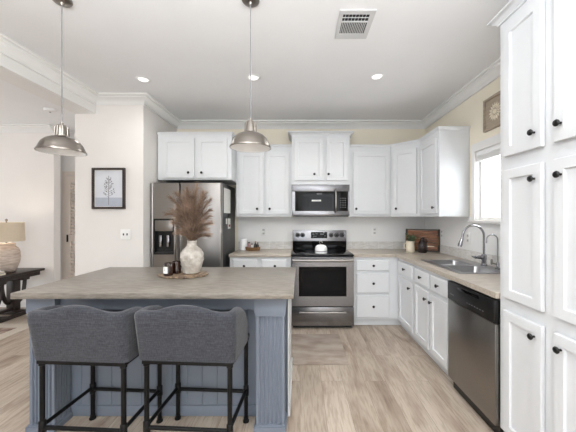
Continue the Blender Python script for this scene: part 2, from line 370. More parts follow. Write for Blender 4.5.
# ------------------------------------------------------------------ kitchen cabinets
def shaker(mb, x0, x1, z0, z1, y=-0.004, t=0.020, s=0.052, rec=0.012):
    def R(i, yy): return [(x0+i, yy, z0+i), (x1-i, yy, z0+i), (x1-i, yy, z1-i), (x0+i, yy, z1-i)]
    return mb.loops([R(0, y), R(0, y-t+.0025), R(.0025, y-t), R(s, y-t), R(s+.003, y-t+rec), R(s+.012, y-t+rec)])
def slab(mb, x0, x1, z0, z1, y=-0.004, t=0.020):
    def R(i, yy): return [(x0+i, yy, z0+i), (x1-i, yy, z0+i), (x1-i, yy, z1-i), (x0+i, yy, z1-i)]
    return mb.loops([R(0, y), R(0, y-t+.006), R(.008, y-t)])
KP = [(0.006, 0), (0.0055, 0.012), (0.009, 0.016), (0.0155, 0.019), (0.0165, 0.024), (0.013, 0.029), (0.006, 0.031)]
KNOB_ME = []
def knob(parent, x, z, y=-0.0245):
    if not KNOB_ME:
        o = MB().lathe(KP, (0, 0, 0), 20, 'Y').build('knob', 'knob', parent); KNOB_ME.append(o.data)
    else:
        o = bpy.data.objects.new('knob', KNOB_ME[0]); COL.objects.link(o); o.parent = parent
    o.location = (x, y, z); o['label'] = 'small round black knob'
    return o
def fronts(root, items):
    for kind, x0, x1, z0, z1, kn in items:
        b = MB()
        if kind == 'door': shaker(b, x0, x1, z0, z1)
        else: slab(b, x0, x1, z0, z1)
        d = b.build(kind, 'cab', root, 25)
        if kn: knob(d, kn[0], kn[1])
TOP_S = [(0, 0), (0.006, 0), (0.01, 0.012), (0.022, 0.024), (0.022, 0.03), (0, 0.03)]
TOP_L = [(0, 0), (0.010, 0), (0.012, 0.010), (0.024, 0.018), (0.04, 0.034), (0.05, 0.038), (0.05, 0.048), (0, 0.048)]
def upper(label, loc, rz, w_, h, d, items, prof=TOP_S, sides=(True, True), m=(0, 0), body=None):
    r = thing('wall_cabinet', label, 'cabinet', loc, rz)
    b = MB()
    if body: b.prism(body, 0, h)
    else: b.box(0, w_, 0, d, 0, h)
    b.build('body', 'cab', r, 0)
    fronts(r, items)
    path = [(0, -0.001), (w_, -0.001)]
    if sides[0]: path = [(0, d)]+path
    if sides[1]: path = path+[(w_, d)]
    c = MB(); sweep(c, prof, path, h-0.012 if prof is TOP_S else h-0.014, flip=True, m0=m[0], m1=m[1])
    if prof is TOP_L: pass
    c.build('crown', 'cab', r, 40)
    return r

UB = 1.385; UH = 0.955
upper('short white double-door wall cabinet above the refrigerator', (-1.795, 3.66, 1.85), 0, 0.93, 0.58, 0.595,
      [('door', 0.072, 0.466, 0.02, 0.525, (0.40, 0.085)), ('door', 0.500, 0.88, 0.02, 0.525, (0.565, 0.085))], sides=(False, True))
upper('tall white double-door wall cabinet between refrigerator cabinet and microwave', (-0.862, 3.93, UB), 0, 0.750, UH, 0.325,
      [('door', 0.040, 0.372, 0.035, 0.868, (0.287, 0.105)), ('door', 0.402, 0.715, 0.035, 0.868, (0.455, 0.105))], sides=(False, False))
upper('white double-door wall cabinet mounted over the microwave, raised above its neighbours', (-0.110, 3.87, 1.815), 0, 0.774, 0.665, 0.385,
      [('door', 0.036, 0.418, 0.05, 0.605, (0.30, 0.132)), ('door', 0.458, 0.742, 0.05, 0.605, (0.488, 0.132))], prof=TOP_L)
upper('white single-door wall cabinet beside the microwave, on the corner side', (0.666, 3.93, UB), 0, 0.562, UH, 0.325,
      [('door', 0.052, 0.536, 0.035, 0.868, (0.088, 0.105))], sides=(False, False), m=(0, 0.414))
a45 = -PI/4
def loc45(px, py):
    dx, dy = px-1.229, py-3.93; c, s = math.cos(-a45), math.sin(-a45); return (dx*c-dy*s, dx*s+dy*c)
upper('white diagonal corner wall cabinet where the two kitchen walls meet', (1.229, 3.93, UB), a45, 0.3995, UH, 0.3,
      [('door', 0.045, 0.36, 0.035, 0.868, (0.098, 0.105))], sides=(False, False), m=(0.414, 0.414),
      body=[loc45(*p) for p in ((1.229, 3.93), (1.511, 3.648), (1.836, 3.648), (1.836, 4.256), (1.229, 4.256))])
upper('white wall cabinet on the window wall with a bare painted end panel', (1.511, 3.647, UB), -PI/2, 0.503, UH, 0.325,
      [('door', 0.035, 0.468, 0.035, 0.868, (0.43, 0.10))], sides=(False, True), m=(0.414, 0))

def base_body(root, w_, d, h=0.875, toe=0.09, rec=0.05, xf=0.0, k0=0.0, k1=0.0):
    b = MB(); t = 0.018
    b.box(xf, w_, 0, 0.02, toe, h)
    b.box(0, t, 0.02, d, toe, h).box(w_-t, w_, 0.02, d, toe, h).box(t, w_-t, d-0.012, d, toe, h).box(t, w_-t, 0.02, d-.012, toe, toe+t)
    b.build('body', 'cab', root, 0)
    MB().box(xf-k0, w_+k1, rec, rec+0.018, 0.001, toe-0.001).build('toe_kick', 'cab', root, 0)
r = thing('base_cabinet', 'white base cabinet between refrigerator and range', 'cabinet', (-0.885, 3.655, 0))
base_body(r, 0.772, 0.6)
fronts(r, [('drawer', 0.045, 0.345, 0.70, 0.845, (0.188, 0.768)), ('drawer', 0.405, 0.715, 0.70, 0.845, (0.572, 0.768)),
           ('door', 0.035, 0.36, 0.12, 0.665, (0.33, 0.60)), ('door', 0.40, 0.735, 0.12, 0.665, (0.43, 0.60))])
r = thing('drawer_base_cabinet', 'white three-drawer base cabinet on the corner side of the range', 'cabinet', (0.672, 3.655, 0))
base_body(r, 0.562, 0.6, k1=0.050)
fronts(r, [('drawer', 0.035, 0.447, 0.705, 0.84, (0.245, 0.772)), ('drawer', 0.035, 0.447, 0.425, 0.67, (0.245, 0.55)), ('drawer', 0.035, 0.447, 0.12, 0.395, (0.245, 0.262))])
r = thing('base_cabinet', 'narrow white base cabinet with one drawer over one door at the inner corner', 'cabinet', (1.2345, 3.652, 0), -PI/2)
base_body(r, 0.55, 0.598, k0=0.052)
fronts(r, [('drawer', 0.09, 0.52, 0.70, 0.845, (0.30, 0.775)), ('door', 0.09, 0.52, 0.12, 0.665, (0.455, 0.592))])
r = thing('sink_base_cabinet', 'white base cabinet under the sink with two false drawers and double doors', 'cabinet', (1.2345, 3.10, 0), -PI/2)
base_body(r, 0.732, 0.598)
fronts(r, [('drawer', 0.03, 0.355, 0.70, 0.845, (0.20, 0.775)), ('drawer', 0.395, 0.71, 0.70, 0.845, (0.56, 0.775)),
           ('door', 0.03, 0.355, 0.12, 0.665, (0.315, 0.592)), ('door', 0.395, 0.71, 0.12, 0.665, (0.43, 0.592))])
# tall pantry
r = thing('pantry_cabinet', 'tall white pantry cabinet with stacked doors beside the dishwasher', 'cabinet', (1.23, 1.780, 0), -PI/2)
MB().box(0, 0.735, 0, 0.606, 0.09, 2.565).box(0, 0.735, 0.05, 0.6, 0.001, 0.09).build('body', 'cab', r, 0)
it = []
for x0, x1, kx in ((0.055, 0.328, 0.288), (0.40, 0.69, 0.44)):
    it += [('door', x0, x1, 0.115, 0.83, (kx, 0.765)), ('door', x0, x1, 0.905, 1.655, (kx, 1.577)), ('door', x0, x1, 1.735, 2.50, (kx, 1.815))]
fronts(r, it)
c = MB(); sweep(c, [(o, u*0.9) for o, u in TOP_L], [(0, 0.60), (0, -0.001), (0.735, -0.001)], 2.552, flip=True); c.build('crown', 'cab', r, 40)

# ------------------------------------------------------------------ worktops, sink, taps
tag(MB().box(-0.892, -0.114, 3.628, WY-0.013, 0.877, 0.914, 0.004).build('worktop', 'perimeter'), 'short beige laminate worktop between refrigerator and range', 'worktop')
b = MB(); z0, z1 = 0.877, 0.914; SX0, SX1, SY0, SY1 = 1.315, 1.775, 2.385, 3.125
b.box(0.670, WX-0.013, 3.628, WY-0.013, z0, z1)
b.box(1.206, WX-0.013, SY1, 3.628, z0, z1).box(1.206, WX-0.013, 1.787, SY0, z0, z1).box(1.206, SX0, SY0, SY1, z0, z1).box(SX1, WX-0.013, SY0, SY1, z0, z1)
tag(b.build('worktop', 'perimeter', None, 0), 'long L-shaped beige laminate worktop holding the sink', 'worktop')

sk = thing('kitchen_sink', 'double-bowl stainless steel sink set into the worktop under the window', 'sink', (1.545, 2.755, 0.914))
def rrect(cx, cy, w_, h, r, z, n=5):
    pts = []
    for qx, qy, a0 in ((1, 1, 0), (-1, 1, PI/2), (-1, -1, PI), (1, -1, 1.5*PI)):
        for k in range(n+1):
            a = a0+PI/2*k/n; pts.append((cx+qx*(w_/2-r)+r*math.cos(a), cy+qy*(h/2-r)+r*math.sin(a), z))
    return pts
zr0, zr1 = 0.0005, 0.006
b = MB(); X0, X1 = -0.245, 0.245
b.box(X0, -0.185, -.385, .385, zr0, zr1, .002).box(0.125, X1, -.385, .385, zr0, zr1, .002)
b.box(-0.186, 0.126, -.385, -.345, zr0, zr1, .002).box(-0.186, 0.126, .345, .385, zr0, zr1, .002).box(-0.186, 0.126, -.02, .02, zr0, zr1, .002)
b.build('rim', 'sink', sk)
for cy in (-0.1825, 0.1825):
    b = MB()
    b.loops([rrect(-0.03, cy, .316, .33, .05, .004), rrect(-0.03, cy, .306, .32, .05, -.01), rrect(-0.03, cy, .29, .305, .06, -.15), rrect(-0.03, cy, .24, .25, .06, -.17), rrect(-.03, cy, .06, .06, .029, -.174)], cap0=False, cap1=True)
    o = b.build('basin', 'sink', sk, 60)
    MB().lathe([(0.045, -.1725), (0.045, -.169), (0.03, -.1685), (0.02, -.172)], (-.03, cy, 0), 24).build('drain', 'chrome', o)
def arc(cx, cz, r, a0, a1, n, y=0):
    return [(cx+r*math.cos(a0+(a1-a0)*k/n), y, cz+r*math.sin(a0+(a1-a0)*k/n)) for k in range(n+1)]
fa = thing('kitchen_faucet', 'tall chrome gooseneck faucet with pull-down spray head behind the sink', 'faucet', (1.735, 2.735, 0.9205))
MB().lathe([(0.028, 0), (0.028, 0.012), (0.022, 0.02), (0.02, 0.05), (0.024, 0.06), (0.024, 0.10), (0.017, 0.11)], seg=24).build('base', 'chrome', fa)
b = MB(); b.tube([(0, 0, .10), (0, 0, .20), (0, 0, .275)]+arc(-0.10, .28, .10, 0.0, PI*0.94, 18)[1:]+[(-0.207, 0, .255)], 0.0095, 14); b.build('spout', 'chrome', fa, 60)
b = MB(); b.tube([(-0.205, 0, .262), (-0.213, 0, .235), (-0.224, 0, .20), (-0.230, 0, .18)], [0.012, 0.016, 0.019, 0.017], 16); b.build('spray_head', 'chrome', fa, 50)
b = MB(); b.tube([(0, 0, .08), (-0.05, 0, .08), (-0.06, 0, .08), (-0.085, 0, .08)], [0.018, 0.018, 0.014, 0.014], 14).tube([(-0.08, 0, .08), (-0.10, 0, .085), (-0.115, 0, .09)], [0.009, 0.008, 0.006], 10); b.build('handle', 'chrome', fa, 50)
fb = thing('filter_faucet', 'slender chrome drinking-water tap beside the tall faucet', 'faucet', (1.74, 2.55, 0.9205))
MB().lathe([(0.02, 0), (0.02, 0.008), (0.012, 0.015), (0.012, 0.055), (0.007, 0.065)], seg=20).build('base', 'chrome', fb)
MB().tube([(0, 0, .06), (0, 0, .25)]+arc(-.05, .255, .05, 0.0, PI, 14)[1:]+[(-.10, 0, .23)], 0.0055, 10).build('spout', 'chrome', fb, 60)
MB().tube([(-0.012, 0, .045), (-0.055, 0, .055)], [.007, .006], 10).lathe([(.006, .04), (.009, .05), (.009, .085), (.004, .09)], (-.055, 0, 0), 10).build('handle', 'nickel', fb, 50)

# ------------------------------------------------------------------ appliances
# refrigerator
FW = 0.858
fr = thing('refrigerator', 'side-by-side stainless refrigerator with dispenser in its freezer door', 'refrigerator', (-1.801, 3.48, 0))
MB().box(0.003, FW-.003, 0.078, 0.74, 0.012, 1.80, 0.006).build('case', 'dark_case', fr)
MB().box(0.01, FW-.01, 0.03, 0.077, 0.005, 0.085).build('kick_grille', 'black', fr, 0)
def round_door(mb, x0, x1, y0, y1, z0, z1, r=0.022):
    lp = []
    def ring(z, i): return [(x0+i, y1, z), (x0+i, y0+r, z)]+[(x0+i+r-r*math.cos(a), y0+r-r*math.sin(a), z) for a in (PI/6, PI/3, PI/2)]+[(x1-i-r+r*math.sin(a), y0+r-r*math.cos(a), z) for a in (0, PI/6, PI/3)]+[(x1-i, y0+r, z), (x1-i, y1, z)]
    return mb.loops([ring(z0, .002), ring(z0+.004, 0), ring(z1-.004, 0), ring(z1, .002)])
xs = 0.355
# freezer door in four pieces round the dispenser recess
DX0, DX1, DZ0, DZ1 = 0.045, 0.290, 0.93, 1.36
b = MB(); round_door(b, 0, DX0, 0, 0.07, 0.09, 1.79); b.box(DX0, DX1, 0, .07, .092, DZ0).box(DX0, DX1, 0, .07, DZ1, 1.788).box(DX1, xs-.004, 0, .07, .092, 1.788)
fd = b.build('freezer_door', 'steel', fr, 40)
b = MB()
b.box(DX0, DX1, .052, .068, DZ0, DZ1).box(DX0, DX0+.014, -.004, .052, DZ0, DZ1).box(DX1-.014, DX1, -.004, .052, DZ0, DZ1).box(DX0+.014, DX1-.014, -.004, .052, DZ1-.02, DZ1).box(DX0+.014, DX1-.014, -.004, .052, DZ0, DZ0+.022)
dp = b.build('dispenser', 'black', fd, 0)
MB().box(DX0+.016, DX1-.016, -.002, .045, 1.21, DZ1-.022, .003).build('dispenser_panel', 'steel', dp)
b = MB().box(.10, .13, .018, .03, 1.02, 1.16, .004).box(.19, .22, .018, .03, 1.02, 1.16, .004); b.build('paddle', 'chrome', dp)
MB().box(DX0+.02, DX1-.02, .004, .05, DZ0+.023, DZ0+.03).build('drip_tray', 'dark_case', dp)
b = MB(); round_door(b, xs+.004, FW, 0, 0.07, 0.09, 1.79); rd = b.build('fridge_door', 'steel', fr, 40)
def bar_handle(parent, x, z0, z1, y=-0.001, m='steel', out=.05):
    b = MB().tube([(x, y, z0), (x, y-out*.7, z0+.012), (x, y-out, z0+.04), (x, y-out, z1-.04), (x, y-out*.7, z1-.012), (x, y, z1)], .012, 12)
    return b.build('handle', m, parent, 60)
bar_handle(fd, xs-.032, .62, 1.60); bar_handle(rd, xs+.036, .62, 1.60)
# papers on the refrigerator's side (they hang on it: things of their own)
xs_ = -0.943-0.0005
fr_side = -1.801+FW-.003
o = MB().box(fr_side+.0015, fr_side+.004, 3.60, 3.93, 1.43, 1.745).build('wall_calendar', 'label'); tag(o, 'white sheet of paper hanging on the dark refrigerator side', 'paper')
b = MB().box(fr_side+.0015, fr_side+.006, 3.66, 3.76, 1.27, 1.38); o = b.build('photo_magnet', 'black'); tag(o, 'black-bordered picture magnet below the paper on the refrigerator side', 'magnet')
MB().box(fr_side+.0062, fr_side+.0075, 3.675, 3.745, 1.29, 1.36).build('picture', 'label', o, 0)
b = MB().box(fr_side+.0015, fr_side+.006, 3.80, 3.92, 1.225, 1.36); o = b.build('note_card', 'label'); tag(o, 'white card with red print low on the refrigerator side', 'card')
MB().box(fr_side+.0062, fr_side+.0072, 3.82, 3.90, 1.25, 1.28).build('print', 'red', o, 0)
o = MB().box(fr_side+.0015, fr_side+.008, 3.80, 3.90, 1.368, 1.43).build('magnet_clip', 'black'); tag(o, 'black magnetic clip just under the paper on the refrigerator', 'magnet')

# range
rg = thing('range', 'stainless electric range with black glass cooktop below the microwave', 'range', (-0.108, 3.555, 0)); RW = 0.772
b = MB().box(0.004, RW-.004, 0.05, 0.66, 0.035, 0.895); b.build('body', 'dark_case', rg, 0)
MB().box(0.02, RW-.02, 0.06, 0.6, 0.002, 0.035).build('kick', 'black', rg, 0)
MB().box(0.001, RW-.001, -0.006, 0.60, 0.897, 0.918, 0.004).build('cooktop', 'black_glass', rg)
b = MB()
bgd = b.box(0.004, RW+.002, 0.612, 0.665, 0.90, 1.19, .006).build('backguard', 'steel_h', rg)
MB().box(0.006, RW, 0.603, 0.611, 0.92, 1.035).build('backguard_glass', 'black_glass', bgd, 0)
dpy = MB().box(0.265, 0.50, 0.605, 0.6115, 1.075, 1.165).build('display', 'clock', bgd, 0)
b = MB()
for x, z, w_ in ((.285, 1.13, .03), (.33, 1.135, .03), (.295, 1.10, .05), (.40, 1.13, .05), (.46, 1.105, .012), (.44, 1.15, .02)): b.box(x, x+w_, .604, .6049, z, z+.008)
b.build('display_marks', 'digit', dpy, 0)
for x in (.075, .145, .555, .633, .71):
    k = MB().lathe([(0.032, 0), (0.032, .006), (0.024, .008), (0.021, .026), (0.016, .028)], (x, .6115, 1.122), 20, 'Y').build('burner_knob', 'black', bgd)
od = MB()
for a in ((0, RW, .77, .885), (0, RW, .285, .405), (0, .095, .405, .77), (RW-.095, RW, .405, .77)): od.box(a[0]+.002, a[1]-.002, 0.004, .048, a[2], a[3])
od = od.build('oven_door', 'steel_h', rg, 0)
MB().box(0.0955, RW-.0955, 0.010, .046, .406, .769).build('oven_window', 'black_glass', od, 0)
MB().box(0.140, RW-.140, 0.008, .0095, .45, .73).build('inner_window', 'clock', od, 0)
b = MB().tube([(.02, -.045, .852), (RW-.02, -.045, .852)], .019, 14)
for x in (.045, RW-.045): b.tube([(x, .003, .852), (x, -.04, .852)], .010, 10)
b.build('handle', 'steel', od, 60)
dw = MB().box(.002, RW-.002, 0.004, .048, .045, .272, .003).build('storage_drawer', 'steel_h', rg)
b = MB().tube([(.10, -.02, .215), (RW-.10, -.02, .215)], .008, 10)
for x in (.12, RW-.12): b.tube([(x, .003, .215), (x, -.018, .215)], .006, 8)
b.build('handle', 'steel', dw, 60)
# microwave
mw = thing('microwave', 'stainless over-range microwave with black glass door under the raised cabinet', 'microwave', (-0.106, 3.855, 1.385)); MW, MH = 0.766, 0.427
MB().box(0, MW, 0.03, 0.395, 0.012, MH).build('case', 'dark_case', mw, 0)
MB().box(0.01, MW-.01, 0.04, 0.38, 0.0, 0.0115).build('underside_grille', 'black', mw, 0)
md = MB()
md.box(0, MW, 0, .029, .335, MH, .003).box(0, MW, 0, .029, .012, .075, .003).box(0, .04, 0, .029, .075, .335).box(MW-.02, MW, 0, .029, .075, .335)
md = md.build('front_frame', 'steel_h', mw)
MB().box(.041, .60, .003, .0285, .076, .334).build('door_glass', 'black_glass', mw, 0)
MB().box(.085, .53, .0018, .0028, .105, .27).build('door_screen', 'clock', mw, 0)
MB().box(.604, MW-.0205, .003, .0285, .076, .334).build('control_panel', 'black_glass', mw, 0)
b = MB()
for i in range(3):
    for j in range(5): b.box(.64+i*.03, .655+i*.03, .0018, .0028, .12+j*.03, .128+j*.03)
b.build('keypad_marks', 'mark', mw, 0)
MB().box(.33, .40, .0018, .0028, .298, .308).build('maker_mark', 'mark', mw, 0)
MB().box(.262, .385, .0008, .0017, .203, .224).build('sticker', 'label', mw, 0)
b = MB().tube([(.578, .002, .06), (.578, -.03, .075), (.578, -.042, .13), (.578, -.042, .29), (.578, -.03, .345), (.578, .002, .36)], .0135, 12); b.build('handle', 'steel', mw, 60)
# dishwasher
dwr = thing('dishwasher', 'stainless dishwasher with black control strip beside the tall pantry', 'dishwasher', (1.205, 2.362, 0), -PI/2); DW = 0.572
MB().box(0.002, DW-.002, .035, .60, .097, .868).build('tub', 'dark_case', dwr, 0)
MB().box(0.0, DW, 0, .034, .088, .715, .004).build('door', 'steel', dwr)
cp = MB().box(0.0, DW, -.004, .034, .72, .865, .004).build('control_panel', 'black', dwr)
b = MB().box(.16, .42, -.010, -.0045, .828, .848, .002); b.build('handle', 'black_glass', cp)
MB().box(.04, .10, -.0052, -.0043, .765, .772).build('maker_mark', 'mark', cp, 0)
b = MB()
for k in range(7): b.box(.27+k*.03, .285+k*.03, -.0052, -.0043, .76, .764)
b.build('button_marks', 'mark', cp, 0)
MB().box(0.01, DW-.01, .04, .06, .002, .095).build('kick_plate', 'black', dwr, 0)

# ------------------------------------------------------------------ island
isl = thing('kitchen_island', 'kitchen island base with fluted corner posts, bluish shade put into its colour', 'island', (-0.9, 2.33, 0))
ox, oy = -0.9, 2.33
def ib(mb, x0, x1, y0, y1, z0, z1, bev=0): return mb.box(x0-ox, x1-ox, y0-oy, y1-oy, z0, z1, bev)
ib(MB(), -1.70, -0.085, 2.03, 2.655, 0.001, 0.875).build('body', 'blue', isl, 0)
b = MB(); n = 13; xa, xb = -1.62, -0.26; wpl = (xb-xa)/n
for i in range(n):
    x0 = xa+i*wpl; x1 = x0+wpl
    b.prism([(x0-ox, 2.029-oy), (x0-ox, 2.019-oy), (x0+.004-ox, 2.014-oy), (x1-.004-ox, 2.014-oy), (x1-ox, 2.019-oy), (x1-ox, 2.029-oy)], 0.075, 0.80)
b.build('beadboard_panel', 'blue', isl, 0)
ib(MB(), -1.58, -0.285, 2.006, 2.0135, 0.001, 0.075, .003).build('base_trim', 'blue', isl)
ib(MB(), -1.58, -0.285, 1.90, 1.93, 0.775, 0.875).build('apron', 'blue', isl, 0)
for x0, x1 in ((-1.742, -1.582), (-0.283, -0.102)):
    b = MB(); y0, y1 = 1.868, 2.0; zf0, zf1 = 0.001, 0.74
    poly = [(x0, y1)]
    # fluted plan outline: flutes on the front and on both sides
    def flutes(p, q, nrm, nf, mg):
        out = [p]; L = math.hypot(q[0]-p[0], q[1]-p[1]); ux, uy = (q[0]-p[0])/L, (q[1]-p[1])/L
        wv = (L-2*mg)/nf
        for k in range(nf):
            s0 = mg+k*wv+.0035; s1 = mg+(k+1)*wv-.0035
            for s, dpt in ((s0, 0), (s0+.004, .012), (s1-.004, .012), (s1, 0)): out.append((p[0]+ux*s+nrm[0]*dpt, p[1]+uy*s+nrm[1]*dpt))
        return out
    pl = flutes((x0, y1), (x0, y0), (1, 0), 5, .014)+flutes((x0, y0), (x1, y0), (0, 1), 6, .014)+flutes((x1, y0), (x1, y1), (-1, 0), 5, .014)+[(x1, y1)]
    b.prism([(x-ox, y-oy) for x, y in pl], 0.042, zf1)
    post = b.build('corner_post', 'blue', isl, 0)
    c = MB(); ib(c, x0-.012, x1+.012, y0-.012, y1, zf1+.022, .875); ib(c, x0-.006, x1+.006, y0-.006, y1, zf1, zf1+.022); c.build('capital', 'blue', post, 0)
    c = MB(); ib(c, x0-.014, x1+.014, y0-.014, y1, 0.001, 0.032); ib(c, x0-.007, x1+.007, y0-.007, y1, .032, .042); c.build('plinth', 'blue', post, 0)
c = MB(); ib(c, -0.0845, -0.078, 2.003, 2.655, 0.001, 0.875); c.build('end_panel', 'cab', isl, 0)['label'] = 'end panel with the light on it put into its pale colour'  # white stands for the kitchen light falling on this side of the island
c = MB(); ib(c, -0.0775, -0.068, 2.003, 2.66, 0.001, 0.095, .003); c.build('side_base_trim', 'cab', isl, 0)  # trim on the lit side, whitened in colour like the panel
tag(MB().box(-1.775, -0.040, 1.775, 2.70, 0.8765, 0.914, .004).build('island_worktop', 'counter'), 'large taupe laminate top of the island', 'worktop')

# ------------------------------------------------------------------ counter stools
st = thing('counter_stool', 'grey upholstered counter stool at the living-room end of the island', 'stool', (-1.193, 1.788, 0), math.radians(-3.4), 'counter stools along the island')
lx, ly, pr = .236, .182, .0135
for sx in (-1, 1):
    for sy in (-1, 1):
        x, y = sx*lx, sy*ly
        b = MB().tube([(x, y, .006), (x, y, .566)], pr, 12)
        for z0, z1 in ((.175, .245), (.552, .566)): b.tube([(x, y, z0), (x, y, z0+.004), (x, y, z1-.004), (x, y, z1)], [.0145, .0185, .0185, .0145], 12)
        b.lathe([(.021, 0.001), (.021, .010), (.016, .014), (.016, .03)], (x, y, 0), 14)
        b.build('leg', 'pipe', st, 50)
for sy in (-1, 1): MB().tube([(-lx, sy*ly, .205), (lx, sy*ly, .205)], .0115, 10).build('stretcher', 'pipe', st, 50)
for sx in (-1, 1): MB().tube([(sx*lx, -ly, .215), (sx*lx, ly, .215)], .0115, 10).build('stretcher', 'pipe', st, 50)
b = MB(); b.box(-.255, .255, -.20, .205, .566, .588, .003); b.build('seat_frame', 'pipe', st)
b = MB(); b.box(-.25, .25, -.13, .205, .589, .675, .018, 3); b.build('seat', 'fabric_light', st, 60)['label'] = 'paler grey seat cushion'
# wrap-round back: outline runs from one wing's front round the back to the other wing's front
def back_mesh():
    sect = []
    N = 40
    def plan(t, half, yb, yf, r):
        # length-parametrised U: wing, corner arc, back, corner arc, wing
        segs = [('l', (-half, yf), (-half, yb+r)), ('a', (-half+r, yb+r), PI, 1.5*PI), ('l', (-half+r, yb), (half-r, yb)), ('a', (half-r, yb+r), 1.5*PI, 2*PI), ('l', (half, yb+r), (half, yf))]
        lens = [math.dist(s[1], s[2]) if s[0] == 'l' else r*PI/2 for s in segs]; T = sum(lens)*t
        for s, l in zip(segs, lens):
            if T <= l+1e-9:
                f = T/l
                if s[0] == 'l': return (s[1][0]+(s[2][0]-s[1][0])*f, s[1][1]+(s[2][1]-s[1][1])*f)
                a = s[2]+(s[3]-s[2])*f; return (s[1][0]+r*math.cos(a), s[1][1]+r*math.sin(a))
            T -= l
        return segs[-1][2]
    rows = []
    for i in range(N+1):
        t = i/N
        po = plan(t, .272, -.205, .085, .02); pi_ = plan(t, .222, -.150, .085, .02)
        x = po[0]; yrel = max(0.0, min(1.0, (po[1]+.205)/.29))
        if yrel < 0.05: top = .870+.036*max(0, math.cos(PI*x/.40))**1.3 if abs(x) < .2 else .870
        else: top = .870-.15*yrel**3
        lean = .050*(1-yrel)                         # the back leans outward at the top
        bot = .589
        def at(p, h):
            f = (h-bot)/.30
            return (p[0]*(1+.03*f), p[1]-lean*f, h)
        rd = .026
        mid = ((po[0]+pi_[0])/2, (po[1]+pi_[1])/2)
        lerp = lambda a, b_, f: (a[0]+(b_[0]-a[0])*f, a[1]+(b_[1]-a[1])*f)
        rows.append([at(po, bot), at(po, bot+.1), at(po, top-.10), at(po, top-rd), at(lerp(po, pi_, .12), top-.007), at(lerp(po, pi_, .35), top), at(lerp(po, pi_, .7), top-.001), at(lerp(po, pi_, .93), top-.012), at(pi_, top-.035), at(pi_, bot+.1), at(pi_, bot)])
    return MB().loops(rows)
bk = back_mesh().build('backrest', 'fabric', st, 55)
st2 = copy_tree(st); st2.location = (-0.610, 1.788, 0)
tag(st2, 'grey upholstered counter stool next to the fluted post nearest the range', 'stool', 'counter stools along the island')

# ------------------------------------------------------------------ on the island: tray, vase, pampas, candles
TX, TY, TZ = -0.925, 2.31, 0.9145
b = MB(); pts = []
for k in range(12):
    a = 2*PI*k/12+.2; r = .97+.06*math.sin(k*2.3); pts.append((.198*r*math.cos(a), .145*r*math.sin(a)))
L = [[(x*s, y*s, z) for x, y in pts] for s, z in ((.96, 0), (1.0, .006), (.99, .016), (.95, .019))]
tr = b.loops(L).build('wood_slab_tray', 'bark', None, 30); tr.location = (TX, TY, TZ)
tag(tr, 'thin many-sided wood slice tray on the island', 'tray')
VZ = TZ+.0195
rnd = random.Random(3); dim = [[(rnd.random()) for _ in range(9)] for _ in range(14)]
def dent(a, k):
    return 1+.075*math.sin(6*a+k*2.2)*math.sin(k*1.1+0.4)+.02*math.sin(11*a-k*1.3)
prof = [(.062, 0), (.070, .004), (.073, .02), (.078, .045), (.084, .07), (.090, .09), (.095, .11), (.097, .13), (.095, .15), (.088, .17), (.075, .19), (.058, .207), (.044, .22), (.038, .235), (.036, .25), (.041, .262), (.041, .266), (.034, .266), (.031, .25), (.036, .22), (.06, .19)]
vs_ = MB().lathe(prof, (0, 0, 0), 40, fn=lambda a, k: 1+(dent(a, k)-1)*(1 if 2 <= k <= 11 else 0), cap1=False).build('vase', 'ceramic', None, 22)
vs_.location = (-0.868, 2.33, VZ); vs_.scale = (.93, .93, .965); tag(vs_, 'off-white hammered ceramic vase on the wood slice tray', 'vase')
pg = thing('pampas_bunch', 'bunch of dried brown pampas plumes standing in the hammered vase', 'dried flowers', (-0.868, 2.33, VZ+.22))
rp = random.Random(11)
def bez(p0, p1, p2, t): return p0*(1-t)**2+p1*2*t*(1-t)+p2*t*t
def plume(mb, st_, tip, sag, nfil, fl):
    p0 = Vector((rp.uniform(-.012, .012), rp.uniform(-.012, .012), 0)); p2 = Vector(tip)
    p1 = Vector((tip[0]*.25, tip[1]*.25, tip[2]*.62+sag))
    st_.tube([bez(p0, p1, p2, t/8) for t in range(9)], [.0022]*6+[.0016, .0012, .0008], 5)
    for _ in range(nfil):
        t = .10+.90*rp.random()**.8; p = bez(p0, p1, p2, t); tg = (bez(p0, p1, p2, min(1, t+.03))-bez(p0, p1, p2, t-.03)).normalized()
        rd = Vector((rp.gauss(0, 1), rp.gauss(0, 1), rp.gauss(0, 1))); rd = (rd-tg*rd.dot(tg)).normalized()
        env = .45+.55*math.sin(PI*min(1, max(0, t-.1)/.92))
        l = fl*env*rp.uniform(.4, 1.15); d1 = (tg*1.0+rd*rp.uniform(.25, .75)).normalized()
        q1 = p+d1*l*.55; q2 = q1+(d1+Vector((0, 0, -.30))).normalized()*l*.45
        sd = d1.cross(Vector((rp.gauss(0, 1), rp.gauss(0, 1), rp.gauss(0, 1)))).normalized()*.00085
        vs3 = [mb.bm.verts.new(v) for v in (p-sd, p+sd, q1+sd, q1-sd, q2)]
        mb.bm.faces.new(vs3[:4]); mb.bm.faces.new((vs3[3], vs3[2], vs3[4]))
